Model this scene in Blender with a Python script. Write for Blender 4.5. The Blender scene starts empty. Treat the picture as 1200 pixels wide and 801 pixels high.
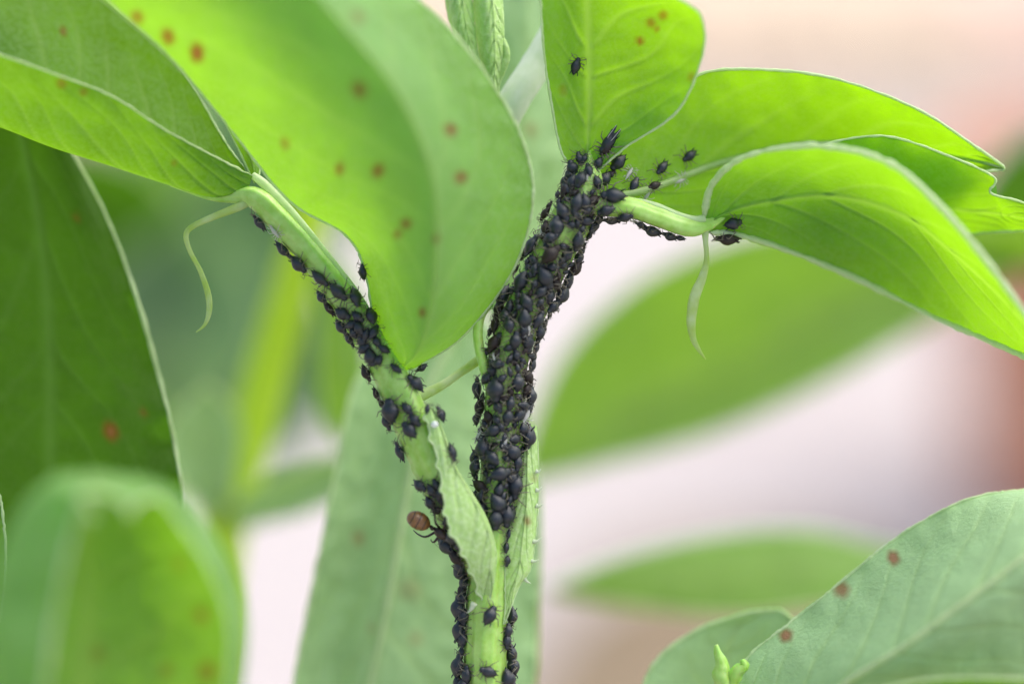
import bpy, math, random
import numpy as np
from mathutils import Vector, Matrix, noise
from mathutils.bvhtree import BVHTree

random.seed(7); np.random.seed(7)
SC = bpy.context.scene
COL = SC.collection

# ------------------------------------------------------------------ camera
TILT = math.radians(18)
FOC = 0.3333                      # metres from lens to the sharp plane (macro)
PX = 0.0001                       # one photo pixel = 0.1 mm on the sharp plane
F0 = Vector((0, 0, 0.36))
FW = Vector((0, math.cos(TILT), -math.sin(TILT)))
UP = Vector((0, math.sin(TILT), math.cos(TILT)))
RT = Vector((1, 0, 0))
CAM = F0 - FW * FOC
cd = bpy.data.cameras.new('camera'); cam = bpy.data.objects.new('camera', cd); COL.objects.link(cam)
cam.location = CAM
cam.rotation_euler = (math.radians(90) - TILT, 0, 0)
cd.lens = 100; cd.sensor_width = 36; cd.sensor_fit = 'HORIZONTAL'
cd.clip_start = 0.01; cd.clip_end = 200
cd.dof.use_dof = True; cd.dof.focus_distance = FOC; cd.dof.aperture_fstop = 4.0
SC.camera = cam

# ------------------------------------------------------------------ light: bright soft daylight
SUN_EL, SUN_AZ = math.radians(60), math.radians(66)   # azimuth measured from +Y (behind the plant) towards +X
w = bpy.data.worlds.new('World'); SC.world = w; w.use_nodes = True
wn = w.node_tree.nodes; wl = w.node_tree.links
sky = wn.new('ShaderNodeTexSky'); sky.sky_type = 'NISHITA'; sky.sun_disc = False
sky.sun_elevation = SUN_EL; sky.sun_rotation = SUN_AZ
sky.air_density = 0.8; sky.dust_density = 4.0; sky.ozone_density = 0.6
wl.new(sky.outputs[0], wn['Background'].inputs[0]); wn['Background'].inputs[1].default_value = 0.14
sd = bpy.data.lights.new('sun', 'SUN'); sun = bpy.data.objects.new('sun', sd); COL.objects.link(sun)
sd.energy = 1.5; sd.angle = math.radians(85); sd.color = (1.0, 0.98, 0.95)
sv = Vector((math.sin(SUN_AZ) * math.cos(SUN_EL), math.cos(SUN_AZ) * math.cos(SUN_EL), math.sin(SUN_EL)))
sun.rotation_euler = sv.to_track_quat('Z', 'Y').to_euler(); sun.location = sv * 3
vs = SC.view_settings
vs.view_transform = 'Standard'; vs.look = 'None'; vs.exposure = 1.15; vs.gamma = 1; vs.use_curve_mapping = False

# ------------------------------------------------------------------ helpers
def ray(px, py):
    return FW + RT * ((px - 600) / 1200 * .36) - UP * ((py - 400.5) / 1200 * .36)
def P(px, py, d=0):
    """photo pixel + depth behind the sharp plane (in 0.1 mm) -> world point"""
    return CAM + ray(px, py) * (FOC + d * PX)
def ground_at(px, py, z=0.0):
    r = ray(px, py); t = (z - CAM.z) / r.z
    return CAM + r * t
def tag(o, label=None, cat=None, group=None, kind=None):
    if label: o['label'] = label
    if cat: o['category'] = cat
    if group: o['group'] = group
    if kind: o['kind'] = kind
    return o
def empty(name, loc):
    e = bpy.data.objects.new(name, None); COL.objects.link(e); e.location = loc; e.empty_display_size = .01
    return e
ORG = {}
def origin(o):
    p = Vector((0, 0, 0))
    while o is not None:
        p += o.location; o = o.parent
    return p
SURF = {}
def mesh(name, verts, faces, mats, parent=None, smooth=True, attrs=None, midx=None, key=None, loc=None):
    me = bpy.data.meshes.new(name)
    V = np.asarray(verts, dtype=float).reshape(-1, 3)
    off = np.array(origin(parent)) if parent else (np.array(loc) if loc is not None else np.zeros(3))
    me.from_pydata((V - off).tolist(), [], [tuple(f) for f in faces])
    for m in (mats if isinstance(mats, (list, tuple)) else [mats]): me.materials.append(m)
    if smooth: me.polygons.foreach_set('use_smooth', [True] * len(me.polygons))
    if midx is not None: me.polygons.foreach_set('material_index', midx)
    for k, a in (attrs or {}).items():
        at = me.attributes.new(k, 'FLOAT', 'POINT'); at.data.foreach_set('value', np.asarray(a, dtype=np.float32).ravel())
    me.update()
    o = bpy.data.objects.new(name, me); COL.objects.link(o)
    if parent: o.parent = parent
    elif loc is not None: o.location = loc
    if key: SURF[key] = (V.tolist(), [tuple(f) for f in faces])
    return o
def crom(pts, n):
    """Catmull-Rom through pts (k x c) -> n samples"""
    pts = np.asarray(pts, dtype=float); k = len(pts)
    ext = np.concatenate([[2 * pts[0] - pts[1]], pts, [2 * pts[-1] - pts[-2]]])
    t = np.linspace(0, k - 1, n); i = np.minimum(t.astype(int), k - 2); f = (t - i).reshape((-1,) + (1,) * (pts.ndim - 1))
    p0, p1, p2, p3 = ext[i], ext[i + 1], ext[i + 2], ext[i + 3]
    return .5 * (2 * p1 + (p2 - p0) * f + (2 * p0 - 5 * p1 + 4 * p2 - p3) * f ** 2 + (3 * p1 - p0 - 3 * p2 + p3) * f ** 3)
def px2w(G):
    G = np.asarray(G, dtype=float); sh = G.shape[:-1]; g = G.reshape(-1, 3)
    dist = FOC + g[:, 2] * PX
    d = np.outer(np.ones(len(g)), np.array(FW)) + np.outer((g[:, 0] - 600) * .0003, np.array(RT)) - np.outer((g[:, 1] - 400.5) * .0003, np.array(UP))
    return (np.array(CAM) + d * dist[:, None]).reshape(sh + (3,))
def tube_geo(path, radii, seg=10, rib=0.0, nrib=4, wob=0.0, cap=True, flat=1.0, rib2=0.0):
    """tube through world points"""
    path = np.asarray(path, float); n = len(path); radii = np.broadcast_to(np.asarray(radii, float), (n,))
    T = np.gradient(path, axis=0); T /= np.linalg.norm(T, axis=1)[:, None] + 1e-12
    a = np.cross(T[0], np.array(FW)); a /= np.linalg.norm(a) + 1e-12
    V = []; F = []
    for i in range(n):
        a = a - T[i] * a.dot(T[i]); a /= np.linalg.norm(a) + 1e-12; b = np.cross(T[i], a)
        for s in range(seg):
            th = 2 * math.pi * s / seg
            r = radii[i] * (1 + rib * math.cos(nrib * th) + rib2 * math.cos(3 * nrib * th + .8))
            if wob: r *= 1 + wob * noise.noise(Vector((path[i] * 900).tolist()) + Vector((math.cos(th), math.sin(th), 0)) * .8)
            V.append(path[i] + a * r * math.cos(th) + b * r * flat * math.sin(th))
    for i in range(n - 1):
        for s in range(seg):
            F.append((i * seg + s, i * seg + (s + 1) % seg, (i + 1) * seg + (s + 1) % seg, (i + 1) * seg + s))
    if cap:
        F.append(tuple(reversed(range(seg)))); F.append(tuple((n - 1) * seg + s for s in range(seg)))
    return V, F
def tube(name, pts, radii, mat, parent, n=60, seg=12, rib=0.0, wob=0.03, key=None, flat=1.0, nrib=4):
    """pts in (px,py,d), radii in px"""
    path = px2w(crom(pts, n)); rr = crom(np.asarray(radii, float)[:, None], n)[:, 0] * PX
    V, F = tube_geo(path, np.maximum(rr, 2e-5), seg, rib, nrib, wob, True, flat, rib2=.03 if seg >= 18 else 0)
    return mesh(name, V, F, mat, parent, key=key)

# ------------------------------------------------------------------ materials
def nt(name):
    m = bpy.data.materials.new(name); m.use_nodes = True
    t = m.node_tree; t.nodes.clear()
    return m, t, t.nodes, t.links
def mixc(n, l, fac, a, b, mode='MIX'):
    x = n.new('ShaderNodeMix'); x.data_type = 'RGBA'; x.blend_type = mode
    for s, v in ((0, fac), (6, a), (7, b)):
        if hasattr(v, 'is_output'): l.new(v, x.inputs[s])
        elif s == 0: x.inputs[0].default_value = v
        else: x.inputs[s].default_value = tuple(v) + (1,)
    return x.outputs[2]
def ramp(n, l, src, lo, hi):
    x = n.new('ShaderNodeMapRange'); x.inputs[1].default_value = lo; x.inputs[2].default_value = hi; x.clamp = True
    l.new(src, x.inputs[0]); return x.outputs[0]
def noise_n(n, l, scale, detail=3, rough=.55):
    tc = n.new('ShaderNodeTexCoord'); x = n.new('ShaderNodeTexNoise'); x.inputs['Scale'].default_value = scale
    x.inputs['Detail'].default_value = detail; x.inputs['Roughness'].default_value = rough
    l.new(tc.outputs['Object'], x.inputs['Vector']); return x.outputs[0]
def leaf_mat(name, refl, trans, tfac=.5, rough=.42, vein=(.35, .5, .18), bump=.55, sheen=.08, pale=(.32, .52, .26), spec=.35):
    m, t, n, l = nt(name)
    out = n.new('ShaderNodeOutputMaterial')
    def attr(k):
        a = n.new('ShaderNodeAttribute'); a.attribute_name = k; return a.outputs['Fac']
    va, sa = attr('vein'), attr('spot')
    n1 = ramp(n, l, noise_n(n, l, 1700, 5), .42, .62)
    n2 = ramp(n, l, noise_n(n, l, 170, 3), .35, .68)
    n3 = ramp(n, l, noise_n(n, l, 9000, 2), .4, .7)
    c = mixc(n, l, n2, [x * .82 for x in refl], refl)
    f1 = n.new('ShaderNodeMath'); f1.operation = 'MULTIPLY'; l.new(n1, f1.inputs[0]); f1.inputs[1].default_value = .5
    c = mixc(n, l, f1.outputs[0], c, pale)
    c = mixc(n, l, va, c, vein)
    c = mixc(n, l, sa, c, (.25, .10, .028))
    sc_ = n.new('ShaderNodeMath'); sc_.operation = 'MULTIPLY'; l.new(ramp(n, l, sa, .8, 1.0), sc_.inputs[0]); sc_.inputs[1].default_value = .55
    c = mixc(n, l, sc_.outputs[0], c, (.44, .25, .13))
    tr = mixc(n, l, n2, [x * .85 for x in trans], trans)
    tr = mixc(n, l, f1.outputs[0], tr, [x * .8 for x in trans])
    vf = n.new('ShaderNodeMath'); vf.operation = 'MULTIPLY'; l.new(va, vf.inputs[0]); vf.inputs[1].default_value = .75
    tr = mixc(n, l, vf.outputs[0], tr, (min(.6, trans[0] * 1.4), min(.8, trans[1] * 1.15), trans[2] * 2 + .05))
    tr = mixc(n, l, sa, tr, (.22, .09, .004))
    p = n.new('ShaderNodeBsdfPrincipled'); l.new(c, p.inputs['Base Color']); p.inputs['Roughness'].default_value = rough
    p.inputs['Specular IOR Level'].default_value = spec
    p.inputs['Sheen Weight'].default_value = sheen; p.inputs['Sheen Roughness'].default_value = .4
    p.inputs['Sheen Tint'].default_value = (.85, 1, .8, 1)
    tb = n.new('ShaderNodeBsdfTranslucent'); l.new(tr, tb.inputs[0])
    b = n.new('ShaderNodeBump'); b.inputs['Strength'].default_value = bump; b.inputs['Distance'].default_value = .00012
    ad = n.new('ShaderNodeMath'); ad.operation = 'ADD'; l.new(n1, ad.inputs[0]); l.new(n3, ad.inputs[1])
    l.new(ad.outputs[0], b.inputs['Height']); l.new(b.outputs[0], p.inputs['Normal'])
    mx = n.new('ShaderNodeMixShader'); mx.inputs[0].default_value = tfac
    l.new(p.outputs[0], mx.inputs[1]); l.new(tb.outputs[0], mx.inputs[2]); l.new(mx.outputs[0], out.inputs[0])
    return m
def plain_mat(name, c1, c2, rough=.5, scale=600, spec=.5, trans=None, tfac=.3, bump=.2, bdist=.0001, sss=0, detail=3, coat=0):
    m, t, n, l = nt(name); out = n.new('ShaderNodeOutputMaterial')
    nz = noise_n(n, l, scale, detail); c = mixc(n, l, ramp(n, l, nz, .35, .65), c1, c2)
    p = n.new('ShaderNodeBsdfPrincipled'); l.new(c, p.inputs['Base Color']); p.inputs['Roughness'].default_value = rough
    p.inputs['Specular IOR Level'].default_value = spec; p.inputs['Coat Weight'].default_value = coat
    if sss:
        p.inputs['Subsurface Weight'].default_value = sss; p.inputs['Subsurface Radius'].default_value = (.35, 1, .15); p.inputs['Subsurface Scale'].default_value = .0009
    b = n.new('ShaderNodeBump'); b.inputs['Strength'].default_value = bump; b.inputs['Distance'].default_value = bdist
    l.new(nz, b.inputs['Height']); l.new(b.outputs[0], p.inputs['Normal'])
    if trans:
        tb = n.new('ShaderNodeBsdfTranslucent'); tb.inputs[0].default_value = tuple(trans) + (1,)
        mx = n.new('ShaderNodeMixShader'); mx.inputs[0].default_value = tfac
        l.new(p.outputs[0], mx.inputs[1]); l.new(tb.outputs[0], mx.inputs[2]); l.new(mx.outputs[0], out.inputs[0])
    else: l.new(p.outputs[0], out.inputs[0])
    return m
M = {}
M['leaf'] = leaf_mat('leaf_bright', (.16, .38, .05), (.29, .60, .001), .58, pale=(.27, .49, .16), spec=.3, sheen=.03)
M['leaf_bloom'] = leaf_mat('leaf_bloom', (.24, .48, .13), (.30, .63, .001), .54, rough=.5, pale=(.36, .56, .26), spec=.45, sheen=.1)
M['leaf_mid'] = leaf_mat('leaf_mid', (.13, .31, .035), (.22, .48, .001), .52, pale=(.25, .44, .14), spec=.28, sheen=.03)
M['leaf_dark'] = leaf_mat('leaf_mature', (.05, .14, .014), (.10, .28, .001), .5, vein=(.11, .22, .03), pale=(.10, .2, .04), spec=.2, sheen=0)
M['leaf_pale'] = leaf_mat('leaf_glaucous', (.42, .64, .31), (.28, .56, .04), .22, rough=.5)
M['leaf_far'] = leaf_mat('leaf_far', (.16, .36, .06), (.29, .55, .003), .5, sheen=0)
M['leaf_mist'] = leaf_mat('leaf_mist', (.17, .29, .17), (.14, .30, .08), .4)
M['margin'] = plain_mat('leaf_margin', (.60, .74, .42), (.74, .84, .56), .5, 1500, trans=(.62, .8, .3), tfac=.5)  # real pale leaf edge, brightened so its white rim highlights sit in the colour
M['rib'] = plain_mat('leaf_rib', (.42, .60, .22), (.52, .68, .30), .45, 900, trans=(.5, .7, .1), tfac=.5)
M['stem'] = plain_mat('stem_green', (.30, .53, .07), (.42, .64, .17), .45, 700, sss=.6, bump=.4)
M['stem_yellow'] = plain_mat('stem_yellow', (.46, .64, .03), (.54, .70, .06), .5, 300, trans=(.6, .8, .02), tfac=.5)
M['stem_pale'] = plain_mat('stem_pale', (.74, .82, .66), (.84, .88, .78), .6, 900, trans=(.7, .8, .6), tfac=.3)
M['stipule'] = leaf_mat('stipule_leaf', (.50, .78, .24), (.46, .74, .06), .16, rough=.5, pale=(.72, .90, .48))
M['tendril'] = plain_mat('tendril_green', (.42, .58, .14), (.62, .72, .40), .5, 500, trans=(.55, .72, .12), tfac=.45)
M['tooth'] = plain_mat('tooth_white', (.62, .72, .5), (.75, .8, .65), .5, 1500, trans=(.6, .7, .4), tfac=.4)
M['aphid'] = plain_mat('aphid_black', (.004, .0065, .010), (.013, .020, .029), .38, 2500, spec=.6, bump=.35, bdist=.00005)
M['aphid_brown'] = plain_mat('aphid_brown', (.010, .006, .005), (.026, .016, .011), .48, 2500, spec=.4, bump=.35, bdist=.00005)
M['aphid_leg'] = plain_mat('aphid_leg', (.02, .018, .014), (.24, .22, .15), .5, 900)
M['husk'] = plain_mat('shed_skin', (.55, .55, .50), (.75, .75, .70), .5, 2000, trans=(.6, .6, .55), tfac=.4)
M['ant_brown'] = plain_mat('ant_brown', (.05, .018, .006), (.34, .16, .045), .3, 2600, coat=.3)
M['ant_dark'] = plain_mat('ant_dark', (.018, .01, .006), (.04, .02, .012), .35, 1800)
M['terracotta'] = plain_mat('terracotta', (.70, .27, .14), (.78, .36, .22), .8, 30, spec=.2, bdist=.001)
M['soil'] = plain_mat('soil', (.13, .10, .06), (.26, .20, .13), .9, 40, spec=.2, bump=.6, bdist=.004)

def ground_mat():
    m, t, n, l = nt('pale_gravel'); out = n.new('ShaderNodeOutputMaterial')
    big = ramp(n, l, noise_n(n, l, 2.2, 2), .38, .62); mid = ramp(n, l, noise_n(n, l, 9, 3), .35, .65); fine = noise_n(n, l, 160, 4)
    c = mixc(n, l, big, (.37, .325, .31), (.40, .365, .35))
    c = mixc(n, l, mid, c, (.35, .315, .30))
    c = mixc(n, l, ramp(n, l, fine, .3, .7), c, (.42, .385, .37))
    p = n.new('ShaderNodeBsdfPrincipled'); l.new(c, p.inputs['Base Color']); p.inputs['Roughness'].default_value = .85
    b = n.new('ShaderNodeBump'); b.inputs['Strength'].default_value = .5; b.inputs['Distance'].default_value = .004
    l.new(fine, b.inputs['Height']); l.new(b.outputs[0], p.inputs['Normal']); l.new(p.outputs[0], out.inputs[0])
    return m
M['gravel'] = ground_mat()
M['paver'] = plain_mat('pink_paver', (.50, .33, .26), (.58, .42, .35), .85, 14, spec=.2, bdist=.002)
M['paver_tan'] = plain_mat('tan_paver', (.46, .36, .26), (.54, .44, .33), .85, 14, spec=.2, bdist=.002)

# ------------------------------------------------------------------ setting: ground, soil, paving, pots
gv = []; gf = []; N = 24
for j in range(N + 1):
    for i in range(N + 1):
        u = (i / N * 2 - 1); v = (j / N * 2 - 1)
        x = math.copysign(abs(u) ** 2.5 * 60, u); y = math.copysign(abs(v) ** 2.5 * 60, v)
        gv.append((x, y, 0.0 + (.002 * noise.noise(Vector((x * 3, y * 3, 0))) - .002)))
for j in range(N):
    for i in range(N):
        a = j * (N + 1) + i; gf.append((a, a + 1, a + N + 2, a + N + 1))
tag(mesh('ground', gv, gf, M['gravel']), kind='structure')

def patch(name, outline, mat, z0, bumpz, rings=10):
    """mounded patch with an uneven outline (ground points)"""
    out = crom(np.array([list(p) for p in outline + outline[:1]])[:, :2], 72)[:-1]
    c = out.mean(0); V = []; F = []; n = len(out)
    for r in range(rings):
        f = 1 - r / (rings - 1) * .97
        for k in range(n):
            q = c + (out[k] - c) * f * (1 + .03 * noise.noise(Vector((k * .7, r * .9, 3))))
            h = z0 + bumpz * (1 - f ** 3) + (.006 * noise.noise(Vector((q[0] * 60, q[1] * 60, 1))) if r else -.004)
            V.append((q[0], q[1], h))
    for r in range(rings - 1):
        for k in range(n):
            F.append((r * n + k, r * n + (k + 1) % n, (r + 1) * n + (k + 1) % n, (r + 1) * n + k))
    F.append(tuple((rings - 1) * n + k for k in range(n)))
    return mesh(name, V, F, mat)
soil = patch('soil', [(-.34, -.16), (0, -.22), (.3, -.2), (.42, 0), (.40, .30), (.30, .58), (.20, .74), (.12, .82), (.03, .78), (-.02, .6), (-.1, .30), (-.3, .2), (-.4, 0)], M['soil'], .004, .018)
tag(soil, kind='structure')
# far paving of pinkish and tan setts
pav = mesh('paving', [(-3, 1.62, .004), (4, 1.62, .004), (4, 6, .004), (-3, 6, .004), (-3, 1.62, .02), (4, 1.62, .02), (4, 6, .02), (-3, 6, .02)],
           [(4, 5, 6, 7), (0, 1, 5, 4), (1, 2, 6, 5), (2, 3, 7, 6), (3, 0, 4, 7)], M['paver_tan'], smooth=False)
tag(pav, kind='structure')
def sett_mesh(name, mat, sx=.098, sy=.198, sz=.022, b=.006):
    V = []; F = []
    for z, k in ((0, 0), (sz - b, 0), (sz, b)):
        V += [(-sx / 2 + k, -sy / 2 + k, z), (sx / 2 - k, -sy / 2 + k, z), (sx / 2 - k, sy / 2 - k, z), (-sx / 2 + k, sy / 2 - k, z)]
    for r in (0, 4):
        for s in range(4): F.append((r + s, r + (s + 1) % 4, r + 4 + (s + 1) % 4, r + 4 + s))
    F.append((8, 9, 10, 11))
    me = bpy.data.meshes.new(name); me.from_pydata(V, [], F); me.materials.append(mat); return me
setts = [sett_mesh('sett_pink', M['paver']), sett_mesh('sett_tan', M['paver_tan'])]
for r in range(5):
    for c in range(12):
        x = -.12 + c * .103 + (.05 if r % 2 else 0); y = 1.73 + r * .203
        me = setts[0 if (x > .30 + .1 * random.random()) else 1]
        o = bpy.data.objects.new('paving_block', me); COL.objects.link(o); o.parent = pav
        o.location = (x, y, .012 + random.uniform(0, .003)); o.rotation_euler.z = random.uniform(-.02, .02)

def pot(loc, h, r, label):
    e = empty('flower_pot', loc)
    prof = [(0, .0), (r * .70, 0), (r * .74, h * .02), (r * .93, h * .80), (r * .93, h * .805), (r * 1.06, h * .81), (r * 1.08, h * .83), (r * 1.08, h * .98), (r * 1.05, h), (r * .97, h), (r * .95, h * .98), (r * .88, h * .80), (0, h * .80)]
    def lathe(pr, name, mat):
        V = []; F = []; s = 40
        for (a, z) in pr:
            for k in range(s): V.append((loc[0] + a * math.cos(2 * math.pi * k / s), loc[1] + a * math.sin(2 * math.pi * k / s), loc[2] + z))
        for i in range(len(pr) - 1):
            for k in range(s): F.append((i * s + k, i * s + (k + 1) % s, (i + 1) * s + (k + 1) % s, (i + 1) * s + k))
        return mesh(name, V, F, mat, e)
    lathe(prof[:5], 'body', M['terracotta']); lathe(prof[4:-1], 'rim', M['terracotta'])
    lathe([(r * .90, h * .86), (r * .6, h * .88), (0.0005, h * .885)], 'potting_soil', M['soil'])
    return tag(e, label, 'plant pot')
pb = ground_at(1285, 590)
pot((pb.x, pb.y, 0), .15, .075, 'blurred orange terracotta flower pot standing on the pale gravel behind the bean plant')

# ------------------------------------------------------------------ leaves
def leaf(name, rows, parent, mat, nu=57, nv=113, bead=2.2, rib=3.0, spots=(), wave=3.0, ncol=None, nvein=7, teeth=0, key=None,
         ribcol=.5, veinstr=.7, label=None, bead_mat='margin', rib_end=.3, ripple=0, seed=0, notail=False, toothlen=4, tuberib=False, crease=0, rib_mat='rib'):
    R = np.array(rows, dtype=float)                    # rows x cols x (px,py,d)
    G = crom(R, nv)                                    # along the leaf
    G = np.transpose(crom(np.transpose(G, (1, 0, 2)), nu), (1, 0, 2))   # across
    u = np.linspace(0, 1, nu)[None, :].repeat(nv, 0); v = np.linspace(0, 1, nv)[:, None].repeat(nu, 1)
    au = np.abs(u - ribcol) / np.where(u < ribcol, ribcol, 1 - ribcol)
    # undulation of the blade in depth and a wavy margin
    und = np.zeros((nv, nu))
    for j in range(nv):
        for i in range(nu):
            und[j, i] = noise.noise(Vector((G[j, i, 0] / 70 + seed, G[j, i, 1] / 70, seed * 1.7))) + .6 * noise.noise(Vector((G[j, i, 0] / 22 + seed, G[j, i, 1] / 22, seed)))
    env = np.sin(np.pi * np.clip(v, 0, 1)) ** .3
    G[:, :, 2] += und * wave * (.4 + au) * env
    if ripple:
        G[:, :, 2] += ripple * au ** 4 * np.sin(v * 34 + 3 * np.sin(v * 9 + seed)) * env
    # margin is slightly uneven
    for side, col in ((0, 0), (1, nu - 1)):
        inner = 1 if side == 0 else nu - 2
        for j in range(2, nv - 2):
            dirv = G[j, col, :2] - G[j, nu // 2, :2]; ln = np.linalg.norm(dirv) + 1e-6
            amp = 1.0 * noise.noise(Vector((v[j, 0] * 40 + seed, side * 7.1, seed)))
            if teeth and side == teeth - 1:
                ph = (v[j, 0] * 9 + .2) % 1; amp += toothlen * max(0, 1 - abs(ph - .75) / .22)
            G[j, col, :2] += dirv / ln * amp
    # veins
    ph = v * nvein - au * 1.15 * nvein * .28 + .15 * np.sin(v * 20 + seed + 3 * u)
    side_v = np.exp(-((ph - np.round(ph)) / .07) ** 2) * (au > .03) * np.clip(1.15 - au, 0, 1)
    ph2 = v * nvein * 3.3 + au * nvein * .9 + .5 * np.sin(u * 31 + seed) + .3 * np.sin(v * 47)
    net = np.exp(-((ph2 - np.round(ph2)) / .10) ** 2) * .22
    ribv = np.exp(-(au / .045) ** 2)
    vein = np.clip(np.maximum(np.maximum(side_v * .6, net * np.clip(1 - au, .2, 1)), ribv * .9) * veinstr, 0, 1)
    G[:, :, 2] += 3.6 * side_v * .6 - .6 * net - 3.0 * ribv * np.clip(1.1 - v, 0, 1)
    if crease: G[:, :, 2] -= crease * np.exp(-au / .10) * np.clip(v * 6, 0, 1)
    spot = np.zeros((nv, nu))
    for k, (sx, sy, sr, sa) in enumerate(spots):
        ang = np.arctan2(G[:, :, 1] - sy, G[:, :, 0] - sx)
        dd = np.hypot(G[:, :, 0] - sx, (G[:, :, 1] - sy) * .85) / (sr * (1 + .09 * np.sin(2 * ang + k) + .05 * np.sin(5 * ang + k * 2)))
        spot = np.maximum(spot, sa * np.clip(1.3 - dd, 0, .9) / .9)
    W = px2w(G)
    F = [(j * nu + i, j * nu + i + 1, (j + 1) * nu + i + 1, (j + 1) * nu + i) for j in range(nv - 1) for i in range(nu - 1)]
    o = mesh(name, W, F, M[mat], parent, attrs={'vein': vein, 'spot': spot}, key=key)
    if label: o['label'] = label
    if bead:
        tip = [] if notail else [W[-1, i] for i in range(4, nu - 1, 4)]
        path = [W[j, 0] for j in range(nv)] + tip + [W[j, nu - 1] for j in range(nv - 1, -1, -1)]
        path = np.array(path); keep = [0]
        for k in range(1, len(path)):
            if np.linalg.norm(path[k] - path[keep[-1]]) > 1.2e-4: keep.append(k)
        path = path[keep]; n = len(path)
        rr = np.array([bead * .72 * PX * (1 + .5 * noise.noise(Vector((k * .35, seed, 0))) + .5 * noise.noise(Vector((k * .06, seed, 4)))) for k in range(n)])
        rr *= np.clip(np.minimum(np.arange(n), np.arange(n)[::-1]) / 8 + .3, 0, 1)
        V2, F2 = tube_geo(path, rr, 6)
        mesh('margin', V2, F2, M[bead_mat], o)
    if rib and tuberib:
        c = int(round(ribcol * (nu - 1))); path = W[:, c]
        rr = np.linspace(rib, rib * rib_end, nv) * PX
        V2, F2 = tube_geo(path, rr, 8)
        mesh('midrib', V2, F2, M[rib_mat], o)
    return o
def rowz(rows, depths):
    """attach depths (list per row) to pixel rows"""
    return [[(p[0], p[1], d) for p, d in zip(r, dd)] for r, dd in zip(rows, depths)]

# ------------------------------------------------------------------ the infested bean plant
base = ground_at(570, 2600); base = Vector((P(566, 830, 0).x, P(566, 830, 0).y + .03, 0.0))
plant = tag(empty('bean_plant', base), 'bright green broad bean plant with forked stem covered in black aphids', 'plant')

# main stem: pixel path above, then down to the soil
up = px2w(crom([(568, 830, 0), (569, 760, 0), (571, 700, 0), (576, 640, 0), (583, 570, 2), (590, 490, 2), (597, 415, 2), (622, 350, 2), (652, 290, 0), (676, 245, 0), (688, 212, 0), (690, 196, 6), (690, 182, 10), (690, 170, 14)], 130))
low = [Vector(up[0]) + (base - Vector(up[0])) * (k / 14) + Vector((0.004 * math.sin(k / 14 * 3.1), 0, 0)) for k in range(14, 0, -1)]
path = np.array([list(p) for p in low] + up.tolist())
path[0][2] -= .004
rad = np.array([30] * 14 + crom(np.array([24, 23, 22, 20, 20, 21, 22, 22, 22, 22, 17, 11, 6, 3], float)[:, None], 130)[:, 0].tolist()) * PX
V, F = tube_geo(path, rad, 48, .07, 4, .05, rib2=.035)
mesh('stem', V, F, M['stem'], plant, key='stem')
tube('petiole', [(572, 700, 4), (557, 655, -2), (527, 590, -8), (497, 522, -12), (462, 445, -8), (424, 378, -4), (370, 305, -4), (322, 251, -4), (299, 231, -2), (276, 230, 5), (246, 231, 5), (200, 217, 5)],
     [12, 16, 20, 22.5, 20, 16.5, 14.5, 14, 12.5, 8, 3.5, 1.5], M['stem'], plant, 110, 40, .08, .06, key='petiole_a', nrib=3)
tube('petiole', [(676, 236, 0), (705, 240, -6), (742, 245, -6), (775, 256, -4), (806, 266, -2), (826, 264, 2), (842, 257, 8), (856, 250, 12)], [14, 14, 12, 12, 12, 9, 5, 2], M['stem'], plant, 60, 36, .08, .05, key='petiole_b', nrib=3)
tube('ridge_highlight', [(296, 205, 0), (312, 218, -4), (345, 252, -6), (385, 300, -6), (420, 345, -6), (440, 378, -4)], [4, 5.5, 4.5, 3.5, 3, 2], M['margin'], plant, 50, 8)  # winged petiole edge, coloured pale to carry the bright highlight along it
tube('ridge_highlight', [(735, 232, -4), (765, 240, -6), (795, 252, -6), (815, 258, -4), (826, 256, -2)], [2, 4, 4, 5, 5], M['margin'], plant, 30, 8)  # top highlight of the short petiole, put into a pale edge tube
tube('flower_stalk', [(488, 466, 8), (515, 453, 16), (540, 436, 24), (566, 418, 20)], [7, 5.5, 5, 6], M['tendril'], plant, 30, 10)
tube('flower_stalk', [(580, 470, 0), (566, 425, -4), (560, 395, 0), (563, 370, 6), (575, 355, 12)], [6, 6, 6, 6, 5], M['stem'], plant, 30, 10)

# big folded leaflet over the slanting petiole
L2r = [[(450, 426), (458, 431), (470, 434), (484, 432), (497, 424)],
       [(440, 396), (462, 402), (492, 407), (520, 404), (545, 391)],
       [(428, 318), (462, 335), (506, 350), (556, 345), (600, 318)],
       [(404, 274), (450, 278), (511, 285), (572, 272), (624, 240)],
       [(338, 234), (415, 222), (505, 205), (565, 190), (615, 172)],
       [(266, 146), (360, 135), (468, 115), (530, 105), (578, 100)],
       [(196, 64), (300, 52), (405, 35), (465, 25), (515, 22)],
       [(112, -10), (220, -28), (330, -45), (385, -48), (430, -45)],
       [(40, -80), (130, -110), (220, -130), (270, -130), (310, -125)]]
L2d = [[0, -2, -6, -4, -2], [-2, -26, -58, -26, 2], [-2, -56, -112, -52, -16], [-6, -78, -150, -76, -44], [-20, -104, -188, -104, -66], [-45, -136, -222, -132, -90],
       [-90, -170, -250, -165, -118], [-140, -205, -275, -200, -145], [-190, -240, -290, -235, -180]]
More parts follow.
